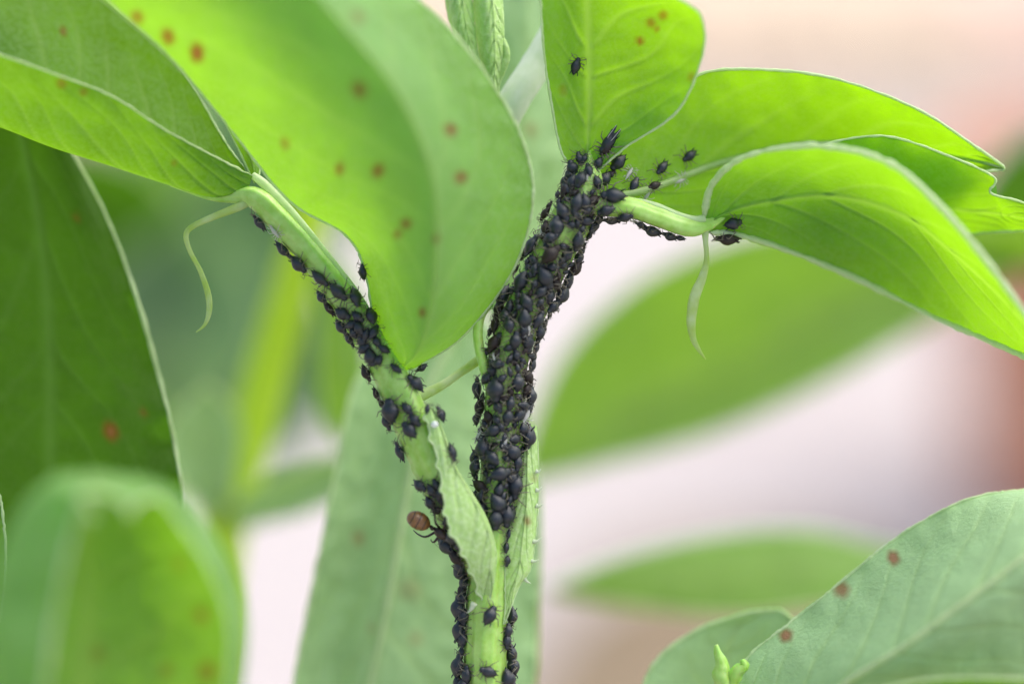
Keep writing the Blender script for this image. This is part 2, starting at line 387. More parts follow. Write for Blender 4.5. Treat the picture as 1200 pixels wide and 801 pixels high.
leaf('leaf', rowz(L2r, L2d), plant, 'leaf_bloom', 131, 221, bead=2.6, rib=3.5, wave=5, seed=2, key='L2', nvein=8, crease=24, label='large folded bright leaflet with scattered brown spots',
     spots=[(421, 105, 9, .9), (528, 152, 8, .9), (540, 208, 8, .9), (443, 200, 8, .9), (398, 198, 7, .7), (231, 62, 10, 1), (197, 43, 9, .9), (161, 20, 8, .8), (476, 262, 7, .8), (466, 274, 6, .6), (511, 280, 5, .7), (495, 366, 5, .9), (334, 168, 7, .5), (420, 20, 8, .5)])
# trough-shaped leaflet at the end of the slanting petiole
L1r = [[(296, 206), (294, 212), (290, 222), (288, 206), (286, 196)],
       [(245, 180), (245, 202), (248, 231), (258, 190), (264, 166)],
       [(190, 150), (190, 178), (192, 214), (212, 140), (226, 101)],
       [(130, 112), (130, 148), (132, 194), (165, 100), (193, 57)],
       [(62, 86), (62, 124), (62, 171), (105, 60), (142, 14)],
       [(0, 64), (0, 100), (0, 146), (40, 15), (84, -42)],
       [(-80, 40), (-80, 76), (-80, 120), (-40, -35), (0, -105)]]
L1d = [[-4, -4, 0, 3, 4], [-30, -22, 0, 25, 30], [-52, -36, 0, 45, 50], [-70, -48, 0, 55, 62], [-85, -56, 0, 65, 72], [-95, -60, 0, 70, 80], [-100, -62, 0, 74, 84]]
leaf('leaf', rowz(L1r, L1d), plant, 'leaf_mid', 81, 121, bead=1.5, rib=4, wave=4, seed=4, key='L1', nvein=9, label='trough-shaped darker leaflet beside the big folded one',
     spots=[(74, 37, 5, .8), (72, 98, 6, .6), (98, 108, 5, .5), (204, 191, 4, .4)])
# little blade at the joint
leaf('leaf', rowz([[(298, 215), (300, 213), (303, 211)], [(282, 180), (290, 172), (303, 190)], [(262, 140), (272, 132), (283, 148)], [(256, 122), (262, 120), (268, 124)]],
                  [[4, 3, 4]] + [[12, 8, 12]] * 3), plant, 'leaf', 25, 41, bead=1.6, rib=0, wave=2, seed=5)
# upright leaflet on top of the colony
L3r = [[(678, 206), (682, 206), (687, 206), (692, 205), (698, 203)],
       [(658, 178), (671, 180), (688, 180), (710, 178), (734, 172)],
       [(646, 120), (664, 122), (690, 123), (748, 127), (794, 130)],
       [(638, 66), (660, 68), (690, 70), (768, 70), (824, 62)],
       [(634, 10), (655, 8), (688, 6), (765, 14), (822, 20)],
       [(632, -45), (655, -50), (687, -60), (742, -28), (806, 4)]]
L3d = [[0, 0, 0, 0, 0], [4, 2, 6, -2, -8], [-4, 2, 12, -8, -32], [-20, -6, 6, -20, -62], [-40, -22, -6, -40, -90], [-60, -40, -25, -60, -100]]
leaf('leaf', rowz(L3r, L3d), plant, 'leaf', 81, 101, bead=2.0, rib=3, wave=4, seed=6, key='L3', nvein=6, label='upright backlit leaflet above the aphid colony',
     spots=[(750, 48, 5, .9), (763, 27, 6, .7), (777, 18, 6, .7), (770, 34, 4, .6), (810, 90, 5, .5), (660, 106, 6, .35)])  # last faint spot paints the shadow of an aphid behind the blade
# leaflet behind, reaching right with its long upper margin
L4r = [[(688, 222), (694, 228), (702, 234), (706, 238), (710, 240)],
       [(716, 158), (744, 190), (762, 221), (776, 240), (790, 256)],
       [(812, 90), (828, 138), (848, 190), (860, 218), (873, 246)],
       [(900, 82), (922, 125), (948, 169), (958, 200), (970, 232)],
       [(985, 94), (1015, 130), (1045, 172), (1050, 195), (1055, 222)],
       [(1075, 128), (1095, 155), (1110, 182), (1115, 200), (1118, 215)],
       [(1142, 171), (1145, 180), (1150, 190), (1150, 196), (1150, 202)],
       [(1176, 195), (1176, 196), (1177, 197), (1177, 198), (1176, 199)]]
L4d = [[4, 4, 4, 4, 4], [12, 20, 16, 30, 44], [8, 38, 54, 76, 92], [0, 40, 74, 104, 124], [0, 40, 84, 112, 130], [6, 38, 76, 96, 110], [16, 24, 30, 32, 30], [24, 26, 28, 28, 28]]
leaf('leaf', rowz(L4r, L4d), plant, 'leaf', 71, 121, bead=2.4, rib=5, wave=4, seed=8, key='L4', nvein=8, tuberib=True, ripple=2, label='long pointed leaflet rising behind the arching one')
leaf('leaf', rowz([[(905, 235), (908, 245), (912, 255), (915, 262), (918, 268)], [(935, 188), (938, 220), (940, 245), (942, 262), (945, 275)], [(980, 166), (984, 205), (988, 240), (990, 260), (992, 276)],
                   [(1040, 160), (1044, 205), (1048, 240), (1050, 262), (1052, 278)], [(1102, 179), (1104, 215), (1108, 245), (1110, 262), (1112, 276)], [(1164, 207), (1164, 230), (1164, 250), (1164, 262), (1164, 272)],
                   [(1161, 226), (1170, 238), (1178, 252), (1182, 262), (1186, 271)], [(1198, 237), (1200, 246), (1202, 256), (1204, 263), (1206, 270)], [(1260, 262), (1262, 264), (1262, 266), (1262, 268), (1262, 270)]],
                  [[64, 66, 70, 72, 74], [30, 56, 76, 88, 96], [8, 46, 78, 96, 106], [0, 40, 76, 96, 108], [2, 36, 66, 82, 92], [6, 26, 46, 58, 66], [8, 22, 40, 50, 58], [10, 18, 28, 36, 42], [20] * 5]),
     plant, 'leaf', 57, 121, bead=2.2, rib=0, wave=3, seed=9, nvein=9, key='L4b', ripple=2, label='leaflet with a torn notched tip behind the arching one')
# arching leaflet at the end of the short petiole
L5r = [[(824, 258), (825, 262), (827, 266), (829, 269), (830, 272)],
       [(836, 214), (842, 234), (850, 250), (858, 263), (868, 276)],
       [(878, 182), (884, 208), (894, 238), (908, 264), (925, 294)],
       [(960, 171), (965, 198), (975, 230), (990, 272), (1006, 327)],
       [(1040, 190), (1046, 216), (1056, 252), (1070, 302), (1088, 368)],
       [(1100, 240), (1106, 266), (1116, 296), (1132, 342), (1150, 395)],
       [(1158, 308), (1164, 326), (1174, 350), (1186, 385), (1202, 418)],
       [(1214, 385), (1218, 395), (1225, 408), (1232, 424), (1242, 440)]]
L5d = [[0, 0, 0, 0, 0], [-24, -8, 4, 14, 20], [-54, -22, 4, 28, 44], [-84, -40, 0, 34, 58], [-106, -56, -10, 26, 50], [-120, -72, -26, 6, 26], [-128, -90, -52, -26, -14], [-124, -104, -84, -70, -62]]
leaf('leaf', rowz(L5r, L5d), plant, 'leaf', 81, 131, bead=5.5, rib=3, wave=4, seed=10, key='L5', nvein=7, label='arching leaflet curving down from the short petiole')
# tendrils
tube('tendril', [(292, 236, -2), (278, 243, -4), (250, 254, -4), (226, 265, -4), (218, 276, -3), (223, 295, 0), (235, 318, 0), (244, 345, 0), (245, 365, 0), (240, 380, 0), (230, 389, 2)],
     [5, 5, 4, 3.4, 3.2, 2.8, 3, 3.8, 3.4, 2, .7], M['tendril'], plant, 90, 10, flat=.7)
tube('tendril', [(826, 268, -2), (827, 285, -3), (828, 305, -2), (823, 325, 0), (814, 348, 0), (810, 375, 2), (812, 395, 4), (818, 408, 6), (827, 421, 8)],
     [5, 3, 3.2, 5, 6.4, 5.6, 3.8, 2.6, .7], M['tendril'], plant, 80, 12, flat=.5)
# stipules
st = leaf('stipule', rowz([[(498, 478), (502, 476), (507, 478), (510, 482), (508, 488)],
                      [(504, 506), (511, 503), (518, 504), (522, 510), (518, 516)],
                      [(515, 545), (521, 540), (529, 540), (535, 546), (531, 553)],
                      [(520, 580), (530, 571), (543, 566), (551, 573), (546, 584)],
                      [(526, 614), (545, 603), (562, 600), (572, 609), (566, 622)],
                      [(542, 645), (560, 636), (575, 634), (582, 645), (577, 658)],
                      [(554, 672), (564, 668), (574, 668), (580, 676), (576, 684)],
                      [(566, 704), (568, 702), (571, 702), (574, 704), (573, 708)]],
                     [[-40, -40, -36, -28, -20], [-46, -46, -40, -28, -14], [-48, -48, -42, -28, -10], [-52, -50, -42, -26, -6], [-54, -52, -44, -26, -4], [-50, -48, -42, -28, -10], [-36, -38, -36, -30, -20], [-20] * 5]),
     plant, 'stipule', 41, 91, bead=2.0, rib=0, wave=2.5, seed=11, nvein=6, teeth=1, key='st_a', toothlen=5, label='pale toothed stipule at the fork')
st2 = leaf('stipule', rowz([[(607, 500), (612, 498), (618, 497), (624, 497), (629, 499)],
                      [(604, 548), (611, 546), (618, 545), (625, 545), (631, 546)],
                      [(602, 590), (609, 590), (617, 590), (624, 590), (630, 590)],
                      [(593, 630), (602, 632), (612, 634), (620, 634), (627, 634)],
                      [(592, 662), (600, 664), (608, 666), (616, 667), (622, 666)],
                      [(592, 690), (596, 690), (600, 691), (604, 690), (609, 686)],
                      [(592, 712), (593, 713), (596, 713), (598, 712), (600, 708)],
                      [(590, 730), (590, 731), (591, 731), (592, 730), (592, 729)]],
                     [[10, 8, 6, 8, 12], [2, -6, -8, -4, 4], [-6, -12, -14, -8, 4], [-10, -16, -18, -12, 2], [-10, -15, -16, -12, 0], [-12, -14, -15, -12, -4], [-12] * 5, [-14] * 5]),
     plant, 'stipule', 41, 91, bead=1.3, rib=0, wave=2, seed=12, nvein=6, key='st_b', label='pale spiny-edged stipule on the upright stem',
     spots=[(618, 610, 5, .7), (626, 560, 5, .35)])
def tooth(p0, p1, r, parent):
    pts = crom([p0, ((p0[0] + p1[0]) / 2, (p0[1] + p1[1]) / 2 + 2, (p0[2] + p1[2]) / 2), p1], 8)
    V, F = tube_geo(px2w(pts), np.linspace(r, .3, 8) * PX, 6); mesh('tooth', V, F, M['tooth'], parent)
for a, b in (((628, 574), (635, 570)), ((628, 592), (636, 590)), ((624, 634), (635, 629)), ((620, 656), (632, 655)), ((612, 674), (622, 683)), ((628, 552), (634, 549)), ((596, 700), (591, 727))):
    tooth((a[0], a[1], -2), (b[0], b[1], -4), 3.2, st2)
for a, b in (((530, 590), (520, 585)), ((540, 620), (524, 620)), ((552, 648), (540, 641)), ((558, 652), (552, 668)), ((556, 706), (547, 718))):
    tooth((a[0], a[1], -30), (b[0], b[1], -28), 4, st)

# ------------------------------------------------------------------ neighbouring bean plants
def stalk(pl, pts, radii, mat='stem', n=70, to_ground=True, name='stem'):
    up = px2w(crom(pts, n)); rr = crom(np.asarray(radii, float)[:, None], n)[:, 0] * PX
    if to_ground:
        b = np.array(origin(pl)); a = up[-1]
        ext = np.array([a + (b - a) * (k / 12) for k in range(1, 13)]); ext[-1][2] -= .004
        up = np.concatenate([up, ext]); rr = np.concatenate([rr, np.full(12, rr[-1])])
    V, F = tube_geo(up, rr, 14, .05, 4, .04)
    return mesh(name, V, F, M[mat], pl)
def gbase(p, dy=.02):
    return Vector((p.x, p.y + dy, 0))

# plant A: off to the side, carries the tall dark leaf and the cupped one
pA = tag(empty('bean_plant', gbase(P(-190, 900, 60))), 'bean plant with tall dark green leaf and a blurred cupped leaf', 'plant')
stalk(pA, [(-120, 40, 70), (-150, 300, 60), (-175, 600, 50), (-190, 900, 50)], [22, 26, 30, 30])
L6r = [[(-110, 20), (-80, 15), (-50, 10), (-20, 15), (0, 40)],
       [(-130, 110), (-60, 105), (5, 100), (45, 110), (72, 160)],
       [(-140, 210), (-50, 205), (35, 205), (85, 215), (122, 248)],
       [(-140, 320), (-40, 315), (52, 318), (115, 325), (158, 342)],
       [(-135, 430), (-35, 428), (58, 430), (130, 435), (186, 440)],
       [(-125, 520), (-35, 520), (58, 520), (140, 522), (205, 522)],
       [(-110, 610), (-30, 612), (58, 615), (140, 615), (211, 605)],
       [(-60, 720), (0, 725), (55, 730), (110, 730), (170, 715)],
       [(40, 830), (50, 832), (60, 832), (70, 832), (80, 830)]]
L6d = [[70] * 5, [60, 85, 95, 95, 100], [50, 85, 100, 95, 110], [50, 85, 100, 90, 105], [50, 85, 100, 88, 95], [50, 85, 100, 85, 85], [55, 85, 100, 85, 80], [75, 95, 105, 95, 85], [110] * 5]
leaf('leaf', rowz(L6r, L6d), pA, 'leaf_dark', 81, 121, bead=3, rib=5, wave=6, seed=13, nvein=9, ripple=10, label='tall dark green leaf with a brown spot',
     spots=[(130, 505, 10, 1), (168, 483, 5, .6), (90, 255, 5, .5)])
L7r = []; L7d = []
for (y, xl, il, xr, ir, dl) in ((900, -40, 20, 262, 250, 0), (800, -14, 50, 281, 268, -20), (720, -8, 62, 286, 270, -30), (655, 2, 74, 268, 246, -35), (605, 20, 86, 236, 212, -40), (575, 42, 96, 206, 186, -45)):
    m_ = (xl + xr) / 2 + 5
    L7r.append([(il, y + 14), (xl + 8, y + 6), (xl, y), (xl * .55 + m_ * .45, y), (m_, y), (xr * .5 + m_ * .5, y), (xr, y), (ir, y + 8)])
    L7d.append([-400 + dl, -392 + dl, -350 + dl, -262 + dl, -232 + dl, -250 + dl, -325 + dl, -352 + dl])
L7r.append([(96, 600), (70, 572), (72, 556), (94, 553), (118, 552), (142, 556), (166, 562), (160, 590)]); L7d.append([-450, -440, -400, -380, -370, -372, -385, -412])
L7r.append([(112, 606), (100, 590), (96, 582), (106, 578), (118, 578), (132, 582), (146, 590), (150, 604)]); L7d.append([-456, -455, -452, -448, -444, -442, -436, -430])
leaf('leaf', rowz(L7r, L7d), pA, 'leaf_bloom', 91, 111, bead=3, rib=4, wave=8, seed=14, nvein=6, label='blurred cupped rounded leaf with a pale rolled rim',
     spots=[(236, 720, 8, .9), (243, 786, 10, .9), (195, 785, 8, .5), (210, 660, 9, .35), (115, 765, 9, .4)])
stalk(pA, [(116, 902, -230), (40, 980, -160), (-80, 1040, -60), (-182, 1000, 48)], [8, 10, 12, 14], n=30, to_ground=False, name='petiole')
stalk(pA, [(-50, 12, 72), (-90, 20, 72), (-122, 60, 70)], [8, 9, 12], n=20, to_ground=False, name='petiole')
leaf('leaf', rowz([[(-60, 820), (-40, 822), (-20, 820)], [(-70, 720), (-35, 720), (2, 715)], [(-70, 650), (-30, 650), (7, 650)], [(-50, 600), (-22, 598), (3, 600)], [(-10, 578), (-5, 576), (0, 580)]], [[20] * 3, [10, 20, 10], [10, 20, 5], [8, 12, 5], [5] * 3]),
     pA, 'leaf', 31, 51, bead=2.2, rib=2, seed=15)
stalk(pA, [(-40, 822, 20), (-100, 880, 30), (-186, 860, 52)], [5, 7, 10], n=20, to_ground=False, name='petiole')

# plant D: directly behind, carries the pale hanging leaf, the leaf behind the colony and the growing tip
pD = tag(empty('bean_plant', gbase(P(500, 900, 340))), 'pale grey-green bean plant standing behind the infested stem, with folded young leaves', 'plant')
stalk(pD, [(672, 4, 66), (634, 68, 60), (592, 136, 60), (550, 230, 150), (524, 370, 320), (515, 560, 340), (510, 720, 340), (500, 900, 340)], [19, 18, 18, 18, 19, 22, 22, 24], 'stem_pale')
L8r = [[(538, 352), (542, 352), (548, 352), (553, 354), (558, 358)],
       [(455, 395), (490, 398), (528, 400), (566, 405), (592, 415)],
       [(414, 455), (455, 460), (498, 465), (555, 470), (614, 480)],
       [(396, 540), (436, 545), (482, 548), (555, 552), (630, 556)],
       [(380, 620), (420, 624), (468, 628), (550, 632), (633, 634)],
       [(362, 710), (402, 714), (452, 718), (540, 720), (630, 720)],
       [(344, 805), (385, 808), (432, 812), (525, 812), (624, 808)],
       [(340, 900), (370, 905), (412, 910), (500, 905), (585, 890)],
       [(372, 990), (385, 995), (400, 998), (430, 992), (460, 980)]]
L8d = [[300] * 5, [270, 275, 270, 270, 275], [235, 250, 230, 235, 255], [210, 230, 205, 215, 245], [200, 222, 195, 205, 240], [195, 218, 190, 200, 235], [190, 212, 185, 195, 230], [195, 210, 190, 200, 225], [210] * 5]
leaf('leaf', rowz(L8r, L8d), pD, 'leaf_pale', 81, 121, bead=3, rib=6, wave=8, seed=16, nvein=8, tuberib=True, rib_mat='margin', label='wide pale hanging leaf behind the forked stem',
     spots=[(420, 630, 8, .6), (480, 690, 14, .35), (487, 748, 10, .35), (435, 735, 6, .3)])
leaf('leaf', rowz([[(600, 420), (606, 418), (612, 416), (618, 414), (624, 412)], [(560, 330), (580, 328), (602, 326), (625, 322), (645, 312)], [(545, 230), (572, 230), (604, 228), (636, 225), (662, 218)],
                   [(548, 120), (580, 120), (615, 118), (650, 116), (680, 112)], [(565, 10), (590, 10), (620, 8), (652, 6), (690, 0)], [(580, -70), (600, -72), (622, -74), (645, -72), (668, -70)]],
                  [[270] * 5, [255, 245, 232, 240, 250], [250, 236, 215, 230, 245], [250, 238, 222, 232, 245], [255, 245, 235, 245, 255], [265] * 5]),
     pD, 'leaf_pale', 57, 91, bead=2.4, rib=4, wave=6, seed=17, nvein=7, spots=[(622, 152, 8, .5)], label='pale leaf behind the aphid colony')
stalk(pD, [(606, 418, 270), (570, 430, 300), (524, 440, 332)], [6, 8, 10], n=16, to_ground=False, name='petiole')
# folded young leaves at the tip
def bud(c, seed, d0):
    n = len(c); rows = []; dd = []
    for (x, y, hw) in c:
        rows.append([(x - hw, y), (x - hw * .55, y), (x, y), (x + hw * .6, y), (x + hw, y - 2), (x + hw * .35, y - 2)])
        dd.append([d0 + 12, d0 - hw * .5, d0 - hw * 1.0, d0 - hw * .55, d0, d0 + 6])
    return leaf('young_leaf', rowz(rows, dd), pD, 'stipule', 45, 71, bead=1.4, rib=0, wave=3, seed=seed, nvein=8, veinstr=.3)
bud([(533, -40, 9), (537, -5, 15), (542, 30, 14), (550, 58, 9), (557, 80, 6), (568, 120, 5)], 20, 30)
bud([(566, -40, 12), (571, -5, 17), (574, 30, 17), (576, 65, 14), (577, 95, 8), (577, 120, 5)], 21, 26)
tube('young_leaf', [(580, 34, 26), (590, 50, 24), (594, 66, 24), (588, 84, 26), (581, 100, 30), (579, 130, 40)], [3, 4, 4, 4.5, 5, 5], M['stipule'], pD, 40, 8, flat=.5)
stalk(pD, [(572, 112, 34), (576, 150, 80), (568, 190, 200)], [5, 8, 10], n=20, to_ground=False, name='petiole')

# plant B: low, carries the spotted leaf, the pale one behind it and the blurred almond leaf
pB = tag(empty('bean_plant', gbase(P(1120, 1020, 120))), 'low bean plant with spotted pale leaf, round leaf and small green shoot', 'plant')
stalk(pB, [(1010, 870, 40), (1060, 930, 80), (1110, 980, 110), (1120, 1020, 120)], [10, 16, 20, 24])
L12r = [[(846, 812), (860, 818), (880, 822), (900, 835), (920, 850)],
        [(880, 766), (905, 785), (940, 830), (965, 850), (990, 870)],
        [(925, 730), (960, 755), (1000, 793), (1025, 825), (1050, 860)],
        [(985, 682), (1022, 712), (1058, 758), (1085, 800), (1110, 850)],
        [(1042, 636), (1080, 670), (1115, 716), (1145, 770), (1170, 830)],
        [(1100, 600), (1138, 632), (1172, 674), (1205, 735), (1230, 800)],
        [(1152, 580), (1195, 600), (1232, 628), (1265, 690), (1290, 750)],
        [(1215, 574), (1250, 580), (1285, 590), (1310, 630), (1330, 680)],
        [(1300, 580), (1315, 582), (1330, 586), (1340, 595), (1350, 605)]]
L12d = [[10, 6, 0, 6, 12], [22, -10, -50, -40, -20], [30, -24, -95, -75, -40], [34, -34, -120, -95, -50], [36, -38, -132, -105, -55], [36, -40, -136, -108, -58], [36, -36, -128, -100, -54], [36, -14, -80, -60, -34], [20, 10, 0, 0, 0]]
leaf('leaf', rowz(L12r, L12d), pB, 'leaf_pale', 201, 321, bead=2.6, rib=5, wave=5, seed=22, nvein=9, tuberib=True, rib_mat='margin', key='L12', ripple=3, label='pale leaf with three round brown spots along its margin',
     spots=[(1047, 653, 8, 1), (986, 690, 10, .85), (921, 744, 8, 1)])
leaf('leaf', rowz([[(880, 870), (890, 872), (900, 870)], [(780, 850), (860, 850), (950, 840)], [(754, 812), (850, 812), (965, 790)], [(772, 770), (850, 770), (950, 750)], [(820, 736), (865, 735), (925, 722)], [(880, 716), (895, 715), (912, 714)]],
                  [[110] * 3, [100, 115, 100], [95, 118, 100], [98, 116, 100], [105, 116, 105], [112] * 3]),
     pB, 'leaf_pale', 51, 71, bead=3, rib=3, wave=4, seed=23, nvein=5, label='pale round leaf behind the spotted one')
stalk(pB, [(890, 872, 110), (960, 930, 110), (1085, 960, 98)], [6, 9, 12], n=20, to_ground=False, name='petiole')
stalk(pB, [(880, 824, 5), (940, 900, 20), (1010, 900, 45), (1062, 930, 80)], [6, 9, 12, 14], n=24, to_ground=False, name='petiole')
# small crinkled shoot
tube('shoot', [(905, 880, 20), (862, 830, -6), (848, 795, -10), (844, 775, -10), (839, 755, -10)], [7, 10, 11, 7, 2], M['stem'], pB, 40, 12, .12, .35)
tube('shoot', [(856, 805, -12), (862, 788, -16), (872, 780, -18), (870, 772, -18)], [8, 7, 6, 3], M['stem'], pB, 24, 10, .12, .35)
leaf('leaf', rowz([[(1000, 815), (1000, 822), (1000, 830)], [(1080, 797), (1085, 815), (1090, 840)], [(1150, 794), (1155, 815), (1160, 840)], [(1240, 797), (1245, 815), (1250, 840)]], [[-150] * 3, [-160, -156, -150], [-165, -158, -152], [-165, -158, -152]]),
     pB, 'leaf', 21, 41, bead=2.5, rib=0, seed=24)
stalk(pB, [(1002, 824, -150), (1030, 880, -20), (1062, 928, 78)], [4, 7, 9], n=20, to_ground=False, name='petiole')

# plant C: farther back, blurred broad leaves
pC = tag(empty('bean_plant', gbase(P(1290, 1050, 850))), 'far blurred bean plant with long slanting leaf behind the arching leaflet', 'plant')
stalk(pC, [(1330, 120, 800), (1325, 330, 830), (1310, 650, 850), (1290, 1050, 850)], [30, 34, 38, 40])
L10r = [[(600, 560), (603, 562), (606, 564), (608, 566), (610, 568)],
        [(652, 430), (668, 468), (684, 504), (694, 524), (704, 544)],
        [(730, 345), (758, 395), (788, 448), (805, 480), (822, 512)],
        [(830, 290), (862, 345), (896, 398), (918, 430), (940, 462)],
        [(940, 262), (972, 300), (1005, 340), (1028, 372), (1050, 402)],
        [(1050, 250), (1075, 275), (1100, 300), (1118, 325), (1135, 352)],
        [(1180, 260), (1190, 270), (1200, 280), (1208, 295), (1215, 310)],
        [(1270, 280), (1272, 284), (1275, 288), (1276, 290), (1278, 294)]]
L10d = [[q + 260 for q in r] for r in [[640] * 5, [600, 640, 670, 660, 650], [600, 650, 690, 675, 660], [610, 660, 700, 685, 670], [630, 680, 715, 700, 690], [660, 700, 730, 720, 710], [720, 740, 750, 748, 745], [560] * 5]]
leaf('leaf', rowz(L10r, L10d), pC, 'leaf_far', 41, 71, bead=3, rib=8, wave=10, seed=25, label='broad long blurred leaf')
stalk(pC, [(1275, 288, 800), (1305, 310, 820), (1325, 360, 832)], [12, 14, 18], n=14, to_ground=False, name='petiole')
L11r = [[(640, 690), (642, 692), (644, 694)], [(720, 655), (735, 690), (750, 712)], [(830, 628), (845, 670), (860, 722)], [(940, 620), (948, 660), (955, 712)], [(1040, 640), (1045, 662), (1050, 690)], [(1130, 660), (1132, 664), (1135, 668)]]
leaf('leaf', rowz(L11r, [[780] * 3, [760, 720, 700], [760, 700, 670], [760, 700, 670], [780, 740, 710], [800] * 3]), pC, 'leaf_far', 41, 61, bead=3, rib=6, wave=8, seed=26, label='blurred almond-shaped leaf low behind')
stalk(pC, [(1132, 664, 800), (1220, 700, 830), (1306, 700, 850)], [12, 14, 18], n=14, to_ground=False, name='petiole')
leaf('leaf', rowz([[(1325, 250), (1325, 256), (1325, 262)], [(1270, 170), (1265, 230), (1275, 300)], [(1210, 160), (1205, 235), (1215, 320)], [(1165, 190), (1160, 240), (1165, 300)], [(1135, 235), (1134, 240), (1135, 246)]],
                  [[830] * 3, [1150] * 3, [1250, 1230, 1250], [1280] * 3, [1300] * 3]), pC, 'leaf_dark', 31, 41, bead=3, rib=5, wave=8, seed=27, label='dark far blurred leaf')

# plant E: yellow-green blurred stem with low leaves
pE = tag(empty('bean_plant', gbase(P(215, 1000, 760))), 'far blurred plant with thick yellow-green stem', 'plant')
stalk(pE, [(372, 200, 690), (352, 300, 690), (318, 420, 700), (288, 530, 700), (262, 610, 710), (235, 800, 740), (215, 1000, 760)], [22, 27, 30, 32, 34, 34, 34], 'stem_yellow')
leaf('leaf', rowz([[(255, 615), (258, 620), (262, 626)], [(300, 570), (305, 590), (312, 612)], [(350, 548), (352, 572), (358, 600)], [(410, 530), (412, 550), (415, 572)], [(470, 520), (472, 524), (474, 528)]],
                  [[700] * 3, [640, 655, 650], [600, 625, 610], [590, 605, 595], [580] * 3]), pE, 'leaf_pale', 31, 51, bead=3, rib=5, wave=6, seed=28, label='blurred pale low leaf pointing at the stem')
leaf('leaf', rowz([[(262, 625), (266, 624), (270, 622)], [(205, 560), (240, 560), (275, 562)], [(195, 510), (238, 505), (282, 508)], [(215, 475), (242, 470), (270, 476)], [(240, 452), (243, 450), (246, 452)]],
                  [[690] * 3, [640, 660, 650], [620, 640, 630], [620, 630, 625], [620] * 3]), pE, 'leaf_pale', 31, 51, bead=3, rib=5, wave=6, seed=29, label='blurred pale upright leaf beside the yellow-green stem')
leaf('leaf', rowz([[(355, 290), (360, 290), (366, 290)], [(372, 350), (395, 345), (420, 340)], [(372, 430), (400, 430), (432, 425)], [(380, 490), (400, 492), (420, 486)], [(398, 520), (400, 522), (402, 520)]],
                  [[690] * 3, [660, 640, 650], [650, 630, 640], [650, 640, 645], [650] * 3]), pE, 'leaf_far', 31, 51, bead=3, rib=5, wave=6, seed=30, label='blurred drooping leaf against the yellow-green stem')

# plant G: leafy clump far behind the slanting petiole
pG = tag(empty('bean_plant', gbase(P(150, 900, 2300))), 'grey-green leafy clump far behind, out of focus', 'plant')
stalk(pG, [(200, 60, 2200), (190, 300, 2250), (170, 600, 2300), (150, 900, 2300)], [40, 46, 50, 55])
for k, (x0, y0, x1, y1, hw, d0, mt) in enumerate([(195, 420, 60, 160, 110, 2100, 'leaf_dark'), (195, 430, 330, 140, 120, 2300, 'leaf_mist'), (195, 500, 230, 250, 100, 2000, 'leaf_mist'), (185, 560, 400, 350, 95, 2400, 'leaf_mist'),
                                               (195, 300, 480, 90, 110, 2600, 'leaf_pale'), (195, 200, 250, -40, 110, 2500, 'leaf_mist'), (180, 540, 20, 420, 90, 2300, 'leaf_mist')]):
    ax = np.array([x1 - x0, y1 - y0], float); ln = np.linalg.norm(ax); nrm = np.array([-ax[1], ax[0]]) / ln
    rows = []; dd = []
    for f, wd in ((0, .03), (.2, .7), (.45, 1), (.7, .85), (.9, .4), (1, .02)):
        c = np.array([x0, y0]) + ax * f
        rows.append([tuple(c - nrm * hw * wd), tuple(c), tuple(c + nrm * hw * wd)]); dd.append([d0 + (2250 - d0) * (1 - min(1, f * 3)) - 120 * f, d0 + (2250 - d0) * (1 - min(1, f * 3)), d0 + (2250 - d0) * (1 - min(1, f * 3)) - 120 * f])
    leaf('leaf', rowz(rows, dd), pG, mt, 25, 41, bead=4, rib=8, wave=20, seed=40 + k)

